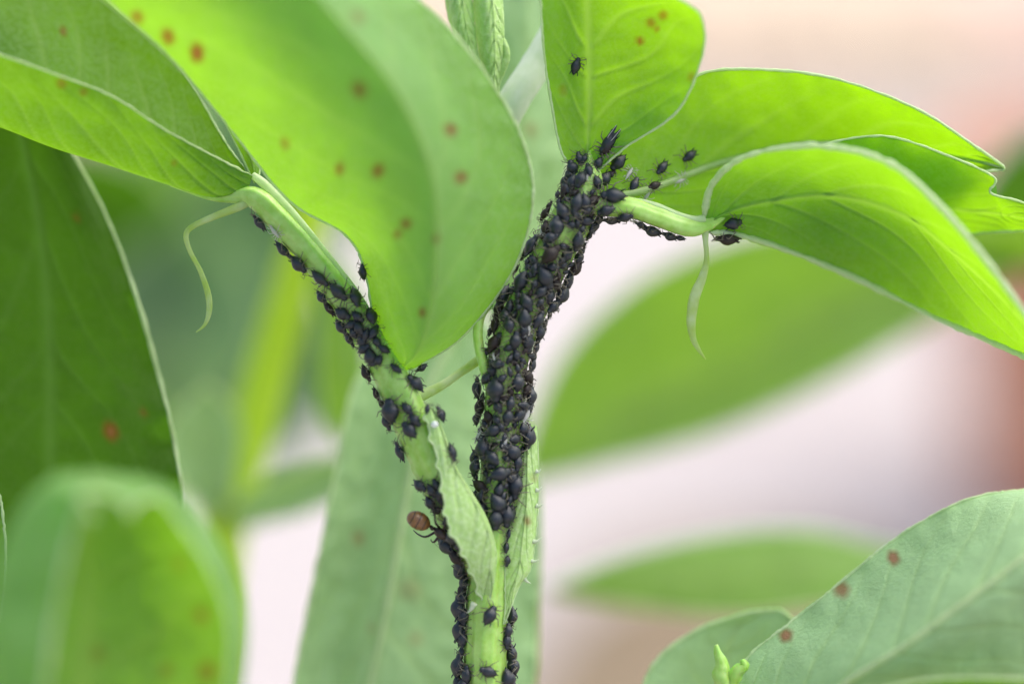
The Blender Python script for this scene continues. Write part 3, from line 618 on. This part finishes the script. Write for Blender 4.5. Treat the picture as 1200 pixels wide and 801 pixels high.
# ------------------------------------------------------------------ aphids
def aphid_mesh(name, seed, fat=.62, winged=False, mat='aphid', legmat='aphid_leg', thin=False):
    rnd = random.Random(seed); V = []; F = []; MI = []
    def add(v, f, mi):
        b = len(V); V.extend([tuple(p) for p in v]); F.extend([tuple(b + i for i in q) for q in f]); MI.extend([mi] * len(f))
    # body: head at +x, broad abdomen behind the middle, pointed tail; one continuous surface
    prof = [(-.53, .02), (-.50, .07), (-.45, .16), (-.36, .28), (-.22, .41), (-.06, .48), (.08, .46), (.19, .38), (.27, .30), (.31, .265), (.36, .25), (.41, .235), (.46, .19), (.495, .10), (.505, .02)]
    seg = 14; bv = []; bf = []
    for i, (x, r) in enumerate(prof):
        rr = r * fat
        if thin: rr *= .8
        for s in range(seg):
            th = 2 * math.pi * s / seg; y = rr * math.cos(th); z = rr * math.sin(th)
            z = z * (.92 if z > 0 else .55) * (1.05 if x < .2 else .9)
            gr = 1 - .06 * (math.sin(x * 46) > .4) * (x < .15) - .05 * math.exp(-((th - math.pi / 2) / .25) ** 2)
            bv.append((x, y * gr, .18 * fat / .62 + z * gr))
    for i in range(len(prof) - 1):
        for s in range(seg): bf.append((i * seg + s, (i + 1) * seg + s, (i + 1) * seg + (s + 1) % seg, i * seg + (s + 1) % seg))
    bf.append(tuple(range(seg))); bf.append(tuple((len(prof) - 1) * seg + s for s in reversed(range(seg))))
    add(bv, bf, 0)
    h = .17 * fat / .62
    def tb(pts, rs, mi, seg=5):
        v, f = tube_geo(np.array(pts, float), rs, seg); add(v, f, mi)
    for s in (-1, 1):
        for k, (x0, dx, ln) in enumerate(((.34, .26, .34), (.24, -.02, .36), (.12, -.34, .50))):
            dx += rnd.uniform(-.09, .09); ln *= rnd.uniform(.9, 1.12)
            kx, ky = x0 + dx * .45, s * (.17 + ln * .55)
            fx, fy = x0 + dx * 1.25, s * (.17 + ln)
            tb([(x0, s * .10, h * .75), (kx, ky, h * 1.25 + rnd.uniform(0, .06)), ((kx + fx) / 2, (ky + fy) / 2, h * .62), (fx, fy, -.03)], [.030, .026, .018, .013], 1)
        a = rnd.uniform(.1, .5)
        tb([(.47, s * .07, h * 1.15), (.60, s * (.18 + a * .2), h * 1.7), (.70 - a * .5, s * (.34 + a * .15), h * 1.75), (.52 - a * .9, s * (.46 + a * .1), h * 1.5)], [.018, .014, .010, .007], 1)
        tb([(-.30, s * .17, h * 1.45), (-.42, s * .21, h * 1.85), (-.50, s * .22, h * 1.95)], [.030, .026, .022], 0, 6)
    tb([(-.50, 0, h * 1.05), (-.60, 0, h * 1.15)], [.04, .018], 0, 6)
    mats = [M[mat], M[legmat]]
    if winged:
        mats.append(M['husk'])
        for s in (-1, 1):
            wv = []; wf = []
            for i in range(9):
                t = i / 8; wd = .16 * math.sin(math.pi * min(1, t * .95 + .05)) ** .6
                cx, cy = .2 - t * .92, s * (.07 + .05 * t)
                wv += [(cx, cy - wd * .5, h * 1.9 + .16 * t), (cx, cy + wd * .5, h * 1.75 + .12 * t)]
            for i in range(8): wf.append((2 * i, 2 * i + 1, 2 * i + 3, 2 * i + 2))
            add(wv, wf, 0)
            tb([(.2, s * .08, h * 1.95), (-.3, s * .12, h * 1.98 + .09), (-.72, s * .13, h * 1.9 + .17)], [.014, .014, .008], 2, 5)
    me = bpy.data.meshes.new(name); me.from_pydata(V, [], F)
    for m in mats: me.materials.append(m)
    me.polygons.foreach_set('use_smooth', [True] * len(F)); me.polygons.foreach_set('material_index', MI); me.update()
    return me
AM = [aphid_mesh('aphid', 1, .68), aphid_mesh('aphid', 2, .56), aphid_mesh('aphid', 3, .63), aphid_mesh('aphid', 4, .74), aphid_mesh('aphid', 5, .54, mat='aphid_brown'), aphid_mesh('aphid', 6, .64, mat='aphid_brown')]
AW = aphid_mesh('winged_aphid', 9, .52, winged=True)
AH = aphid_mesh('shed_skin', 11, .40, mat='husk', legmat='husk', thin=True)
BV = {}
def bvh(keys):
    k = tuple(keys)
    if k not in BV:
        V = []; F = []
        for q in k:
            v, f = SURF[q]; b = len(V); V += v; F += [tuple(b + i for i in p) for p in f]
        BV[k] = BVHTree.FromPolygons(V, F)
    return BV[k]
ALL = ['stem', 'petiole_a', 'petiole_b', 'L1', 'L2', 'L3', 'L4', 'L4b', 'L5', 'st_a', 'st_b']
def contact(px, py, keys):
    t = bvh(keys); r = ray(px, py).normalized()
    hit, nr, ix, ds = t.ray_cast(CAM, r)
    if hit is not None:
        if nr.dot(r) > 0: nr = -nr
        return hit, nr, 0
    best = None
    for k in range(-40, 41):
        q = P(px, py, k * 4); loc, nr, ix, ds = t.find_nearest(q)
        if loc is not None and (best is None or ds < best[2]): best = (loc, (q - loc).normalized(), ds)
    return best
COUNT = 0
def aphid(px, py, length, ang, keys=ALL, var=None, label='', group=None, name='aphid', me=None, cat='aphid', lift=0, roll=0):
    """ang: direction of the head in the picture, degrees, 0 = right, 90 = up"""
    global COUNT
    hit, nr, miss = contact(px, py, keys)
    if miss > 18 * PX: return None
    a = math.radians(ang); h = RT * math.cos(a) + UP * math.sin(a)
    z = (nr - FW * .15).normalized() if miss == 0 else nr
    x = (h - z * h.dot(z)); x = x.normalized() if x.length > .05 else z.orthogonal().normalized()
    y = z.cross(x)
    s = length * PX / 1.02
    m = Matrix(((x.x, y.x, z.x, 0), (x.y, y.y, z.y, 0), (x.z, y.z, z.z, 0), (0, 0, 0, 1)))
    COUNT += 1
    rnd = random.Random(COUNT * 13)
    if me is None: me = AM[rnd.choice([0, 0, 0, 1, 1, 2, 2, 3, 3, 3, 4, 5]) if var is None else var]
    o = bpy.data.objects.new(name, me); COL.objects.link(o)
    o.matrix_world = Matrix.Translation(hit + z * (lift - (.02 if miss == 0 else .0) * length) * PX) @ m @ Matrix.Diagonal((s, s * rnd.uniform(.94, 1.08), s * rnd.uniform(.94, 1.06), 1))
    return tag(o, label, cat, group)

# singles that can be told apart
S = lambda *a, **k: aphid(*a, **k)
S(301, 263, 24, 205, ['petiole_a'], 1, label='lone black aphid highest on the slanting petiole, near the tendril')
S(428, 318, 20, 80, ['L2'], 2, label='black aphid silhouetted on the edge of the big folded leaflet, in the gap')
S(496, 434, 16, 160, ['L2', 'petiole_a'], 3, label='black aphid at the bottom corner of the big folded leaflet')
S(484, 450, 26, 148, ['petiole_a'], 2, label='black aphid lying across the node under the folded leaflet')
S(514, 486, 20, 62, ['petiole_a', 'st_a'], 3, label='black aphid with raised antennae beside the white honeydew drop')
S(674, 77, 22, 75, ['L3'], 1, label='lone black aphid high on the upright backlit leaflet')
S(714, 168, 30, 228, ['L3', 'L4'], me=AW, label='winged black aphid with pale wing edge at the base of the upright leaflet', cat='aphid')
S(718, 231, 30, 178, ['petiole_b', 'L4'], 2, label='shiny black aphid lying flat on top of the short petiole')
S(743, 217, 21, 65, ['L4'], 1, label='blue-grey aphid sitting upright between shed skins')
S(775, 197, 21, 228, ['L4'], 1, label='dark aphid lower on the pale base of the long pointed leaflet')
S(807, 183, 21, 215, ['L4'], 1, label='dark aphid farthest out along the rib of the long pointed leaflet')
S(858, 260, 22, 8, ['L5'], 3, label='black aphid upper of two on the arching leaflet')
S(852, 280, 30, 185, ['L5'], 5, label='large black aphid lower of two on the arching leaflet edge')
S(609, 571, 33, 268, ['st_b'], 3, label='big teardrop-shaped black aphid head down on the spiny stipule')
S(579, 608, 26, 268, ['stem'], 3, label='round black aphid head down on bare stem below the colony')
S(573, 720, 25, 60, ['stem'], 0, label='shiny black aphid alone on the bare lower stem')
S(571, 786, 23, 160, ['stem'], 2, label='black aphid lying sideways at the foot of the bare lower stem')

G1 = 'aphids along the slanting petiole'; T1 = 'black aphid among those strung along the slanting petiole'
for (x, y, ln, an) in [(333, 292, 26, 350), (354, 307, 26, 325), (377, 325, 26, 320), (397, 342, 28, 315), (380, 346, 19, 175), (415, 350, 25, 275), (381, 364, 24, 180), (403, 367, 21, 330), (420, 371, 18, 320),
                       (433, 372, 22, 85), (404, 381, 22, 320), (410, 397, 21, 310), (422, 384, 18, 300), (438, 389, 20, 60), (425, 400, 20, 290), (436, 418, 22, 280), (450, 409, 16, 150), (430, 437, 22, 310),
                       (464, 432, 17, 140), (440, 463, 19, 280), (450, 472, 16, 300), (460, 480, 30, 95), (453, 494, 22, 290), (478, 479, 19, 310), (487, 492, 19, 310), (481, 503, 24, 135), (472, 527, 25, 115),
                       (413, 380, 18, 200), (428, 408, 18, 30), (444, 422, 15, 220), (429, 392, 17, 250), (416, 390, 15, 300), (442, 400, 16, 120)]:
    aphid(x, y, ln, an, ['petiole_a'], label=T1, group=G1)
aphid(501, 479, 12, 80, ['petiole_a', 'st_a'], 1, label='tiny grey aphid on the petiole next to the honeydew drop')
aphid(527, 531, 22, 275, ['st_a', 'petiole_a'], 1, label='black aphid clinging to the inner edge of the toothed stipule')

G2 = 'aphids between toothed stipule and petiole underside'; T2 = 'black aphid in the cluster under the toothed stipule, close to the ant'
for (x, y, ln, an) in [(495, 568, 20, 340), (508, 574, 19, 300), (517, 577, 20, 250), (507, 588, 20, 300), (519, 586, 18, 320), (528, 607, 22, 225), (514, 597, 16, 20), (512, 567, 16, 120)]:
    aphid(x, y, ln, an, ['petiole_a', 'stem'], label=T2, group=G2)
G3 = 'aphids down the outer edge of the lower stem'; T3 = 'black aphid in the row down the stem edge below the fork'
for (x, y, ln, an) in [(533, 627, 24, 200), (527, 636, 24, 175), (540, 637, 20, 300), (538, 651, 22, 320), (542, 661, 20, 100), (537, 672, 22, 280), (545, 682, 22, 95), (532, 690, 24, 95), (545, 700, 20, 280), (536, 712, 28, 150),
                       (547, 722, 20, 280), (537, 738, 26, 100), (546, 748, 20, 100), (543, 764, 14, 280), (541, 780, 26, 80), (548, 790, 20, 90), (534, 800, 22, 120), (546, 806, 22, 270)]:
    aphid(x, y, ln * 1.18, an, ['stem', 'petiole_a'], label=T3, group=G3)
G4 = 'aphids in the groove of the spiny stipule'; T4 = 'small black aphid in the groove between stem and spiny stipule'
for (x, y, ln, an) in [(596, 601, 22, 260), (594, 626, 17, 250), (592, 641, 14, 260), (592, 656, 15, 240), (599, 580, 16, 260)]:
    aphid(x, y, ln, an, ['stem'], label=T4, group=G4)
G5 = 'aphids below the spiny stipule tip'; T5 = 'black aphid on the stem edge below the spiny stipule tip'
for (x, y, ln, an) in [(596, 722, 20, 260), (593, 738, 16, 80), (592, 751, 17, 270), (594, 767, 24, 265), (597, 780, 24, 80), (592, 795, 22, 290), (595, 806, 22, 270)]:
    aphid(x, y, ln * 1.18, an, ['stem'], label=T5, group=G5)
G6 = 'aphids gathered at the base of the upright leaflet'; T6 = 'dark aphid at the base of the upright leaflet above the colony'
for (x, y, ln, an) in [(678, 186, 17, 100), (701, 192, 17, 240), (724, 191, 24, 225), (707, 211, 22, 230), (715, 205, 14, 215), (671, 197, 20, 110), (672, 215, 22, 260), (661, 212, 19, 100), (693, 225, 9, 40), (685, 238, 24, 280),
                       (670, 206, 18, 60), (665, 222, 18, 130), (711, 176, 20, 220), (690, 200, 19, 100), (682, 212, 22, 250), (698, 214, 18, 300), (686, 187, 14, 80)]:
    aphid(x, y, ln, an, ['L3', 'stem', 'L4'], label=T6, group=G6)
G7 = 'aphids on the short petiole'; T7 = 'dark aphid on the underside of the short petiole'
for (x, y, ln, an) in [(710, 246, 22, 200), (733, 252, 20, 25), (716, 262, 22, 190), (701, 257, 22, 240), (750, 264, 14, 200), (764, 270, 25, 175), (786, 273, 20, 165), (797, 277, 14, 160), (722, 255, 18, 250)]:
    aphid(x, y, ln, an, ['petiole_b', 'stem'], label=T7, group=G7)
aphid(766, 219, 18, 210, ['L4'], 5, label='dark aphid under the rib of the long pointed leaflet beside shed skins')

# the dense colony on the upright stem
T8 = 'slate-black aphid packed in the dense colony on the upright stem'; G8 = 'aphids packed on the upright stem'
cl = crom([(574, 606), (580, 580), (586, 540), (591, 490), (598, 430), (606, 390), (628, 345), (652, 297), (675, 250), (684, 225)], 200)
hw = crom(np.array([14, 22, 28, 30, 31, 31, 30, 29, 28, 22], float)[:, None], 200)[:, 0]
rnd = random.Random(21); pts = []
tries = 0
while len(pts) < 215 and tries < 16000:
    tries += 1
    i = rnd.randrange(4, 196); tdir = cl[min(199, i + 3)] - cl[i - 3]; tdir /= np.linalg.norm(tdir); nd = np.array([-tdir[1], tdir[0]])
    f = rnd.uniform(-1, 1) ; q = cl[i] + nd * f * hw[i]
    big = rnd.random()
    ln = rnd.uniform(23, 31) if big < .55 else (rnd.uniform(17, 23) if big < .88 else rnd.uniform(11, 15))
    if any((q[0] - p[0]) ** 2 + (q[1] - p[1]) ** 2 < ((ln + p[2]) * .25 + (2.0 if tries < 6000 else 0)) ** 2 for p in pts): continue
    if 600 < q[0] and 490 < q[1] and f > .95: continue
    tang = math.degrees(math.atan2(-tdir[1], tdir[0]))            # pointing up the stem in picture angle
    an = tang + (180 if rnd.random() < .6 else 0) + rnd.gauss(0, 55)
    pts.append((q[0], q[1], ln, an))
for (x, y, ln, an) in pts:
    aphid(x, y, ln, an, ['stem'], label=T8, group=G8, lift=rnd.choice([0, 0, 1, 2, 4.5]))

# shed skins
G9 = 'shed aphid skins caught in the colony'
for (x, y, ln, an, keys, lab, grp) in [(323, 270, 18, 300, ['petiole_a'], 'shrivelled dark-flecked shed skin near the top of the slanting petiole', None),
                                 (737, 204, 17, 60, ['L4'], 'white shed skin on the pale base of the long pointed leaflet', None),
                                 (795, 211, 19, 10, ['L4'], 'grey shed skin farthest out under the leaf rib', None),
                                 (757, 229, 16, 240, ['L4', 'petiole_b'], 'crumpled shed skin touching the top of the short petiole', None),
                                 (744, 268, 14, 200, ['petiole_b'], 'white shed skin hanging under the short petiole', None),
                                 (688, 207, 12, 80, ['L3', 'stem'], 'small pale shed skin at the foot of the upright leaflet', None),
                                 (612, 487, 20, 230, ['stem'], 'white shed skin caught in the colony on the upright stem', G9), (566, 512, 18, 30, ['stem'], 'white shed skin caught in the colony on the upright stem', G9),
                                 (590, 516, 15, 80, ['stem'], 'white shed skin caught in the colony on the upright stem', G9), (662, 332, 15, 230, ['stem'], 'white shed skin caught in the colony on the upright stem', G9),
                                 (616, 385, 15, 280, ['stem'], 'white shed skin caught in the colony on the upright stem', G9), (639, 272, 14, 260, ['stem'], 'white shed skin caught in the colony on the upright stem', G9),
                                 (583, 420, 12, 300, ['stem'], 'white shed skin caught in the colony on the upright stem', G9)]:
    aphid(x, y, ln, an, keys, label=lab, group=grp, name='shed_skin', me=AH, cat='shed skin', lift=5 if grp else 1)

# honeydew drop
hit, nr, ms = contact(509, 497, ['petiole_a', 'st_a'])
m, t_, n_, l_ = nt('honeydew'); out = n_.new('ShaderNodeOutputMaterial'); p_ = n_.new('ShaderNodeBsdfPrincipled')
p_.inputs['Base Color'].default_value = (.9, .92, .9, 1); p_.inputs['Roughness'].default_value = .08; p_.inputs['Transmission Weight'].default_value = .35; p_.inputs['IOR'].default_value = 1.4
l_.new(p_.outputs[0], out.inputs[0])
V = []; F = []
for i in range(9):
    for s in range(14):
        th = math.pi * i / 8; ph = 2 * math.pi * s / 14
        V.append(hit + nr * .0001 + Vector((math.sin(th) * math.cos(ph), math.sin(th) * math.sin(ph), math.cos(th) * .9)) * 4.6 * PX)
for i in range(8):
    for s in range(14): F.append((i * 14 + s, i * 14 + (s + 1) % 14, (i + 1) * 14 + (s + 1) % 14, (i + 1) * 14 + s))
tag(mesh('honeydew_drop', [list(v) for v in V], F, m, loc=hit), 'tiny white glistening honeydew drop on the edge of the toothed stipule', 'droplet')

# ant tending the aphids: one mesh, abdomen away from the stem
def ant():
    V = []; F = []; MI = []
    def add(v, f, mi):
        b = len(V); V.extend([tuple(p) for p in v]); F.extend([tuple(b + i for i in q) for q in f]); MI.extend([mi] * len(f))
    def tb(pts, rs, mi, seg=14, n=None):
        pts = np.array(pts, float); rs = np.array(rs, float)
        if n: pts = crom(pts, n); rs = crom(rs[:, None], n)[:, 0]
        v, f = tube_geo(pts, np.maximum(rs, .2), seg); add(v, f, mi)
    # units: photo px, x along body (head +), z away from the stem
    xs = np.linspace(-25, -3, 23)
    rs = [10.8 * math.sqrt(max(0.004, 1 - ((x + 14) / 11.4) ** 2)) * (1 - .05 * (int(i) % 5 == 0)) for i, x in enumerate(xs)]
    v, f = tube_geo(np.array([(x * 1.3 + .8, 0, 9) for x in xs]), rs, 18); add(v, f, 0)
    for k in range(len(f) - 2):
        if (k // 18) % 6 == 4: MI[k] = 1
    tb([(-4, 0, 8), (-1, 0, 8.5), (1, 0, 10), (3, 0, 8), (5, 0, 8)], [1.5, 2.2, 2.6, 1.8, 2], 1, 10, 14)
    tb([(4, 0, 8), (8, 0, 9.5), (13, 0, 10.5), (18, 0, 9.5), (22, 0, 8), (24, 0, 7.5)], [2, 5, 6.5, 6.2, 3.6, 2], 1, 14, 20)
    tb([(23, 0, 7.5), (26, 0, 7), (31, 0, 6.5), (36, 0, 5.5), (39, 0, 4.5)], [2, 5.2, 6.6, 5, 1.5], 1, 14, 18)
    for s in (-1, 1):
        for x0, dx in ((19, 13), (13, -3), (8, -16)):
            tb([(x0, s * 3, 6), (x0 + dx * .5, s * 13, 13), (x0 + dx, s * 22, 6), (x0 + dx * 1.4, s * 27, -2)], [1.7, 1.4, 1.0, .6], 1, 6, 12)
        tb([(37, s * 2.5, 8), (42, s * 9, 12), (50, s * 12, 7), (55, s * 13, 3)], [.9, .8, .7, .6], 1, 6, 10)
    me = bpy.data.meshes.new('ant'); me.from_pydata(V, [], F); me.materials.append(M['ant_brown']); me.materials.append(M['ant_dark'])
    me.polygons.foreach_set('use_smooth', [True] * len(F)); me.polygons.foreach_set('material_index', MI); me.update()
    return me
AN = ant()
pos = P(508, 612, -14)
o = bpy.data.objects.new('ant', AN); COL.objects.link(o)
a = math.radians(-28); x = (RT * math.cos(a) + UP * math.sin(a) + FW * .12).normalized(); z = (-FW - RT * .5 - UP * .6); z = (z - x * z.dot(x)).normalized(); y = z.cross(x)
o.matrix_world = Matrix.Translation(pos) @ Matrix(((x.x, y.x, z.x, 0), (x.y, y.y, z.y, 0), (x.z, y.z, z.z, 0), (0, 0, 0, 1))) @ Matrix.Diagonal((1.0 * PX, 1.0 * PX, 1.0 * PX, 1))
tag(o, 'brown ant with striped rounded abdomen reaching into the aphids at the petiole', 'ant')
print('aphids', COUNT)
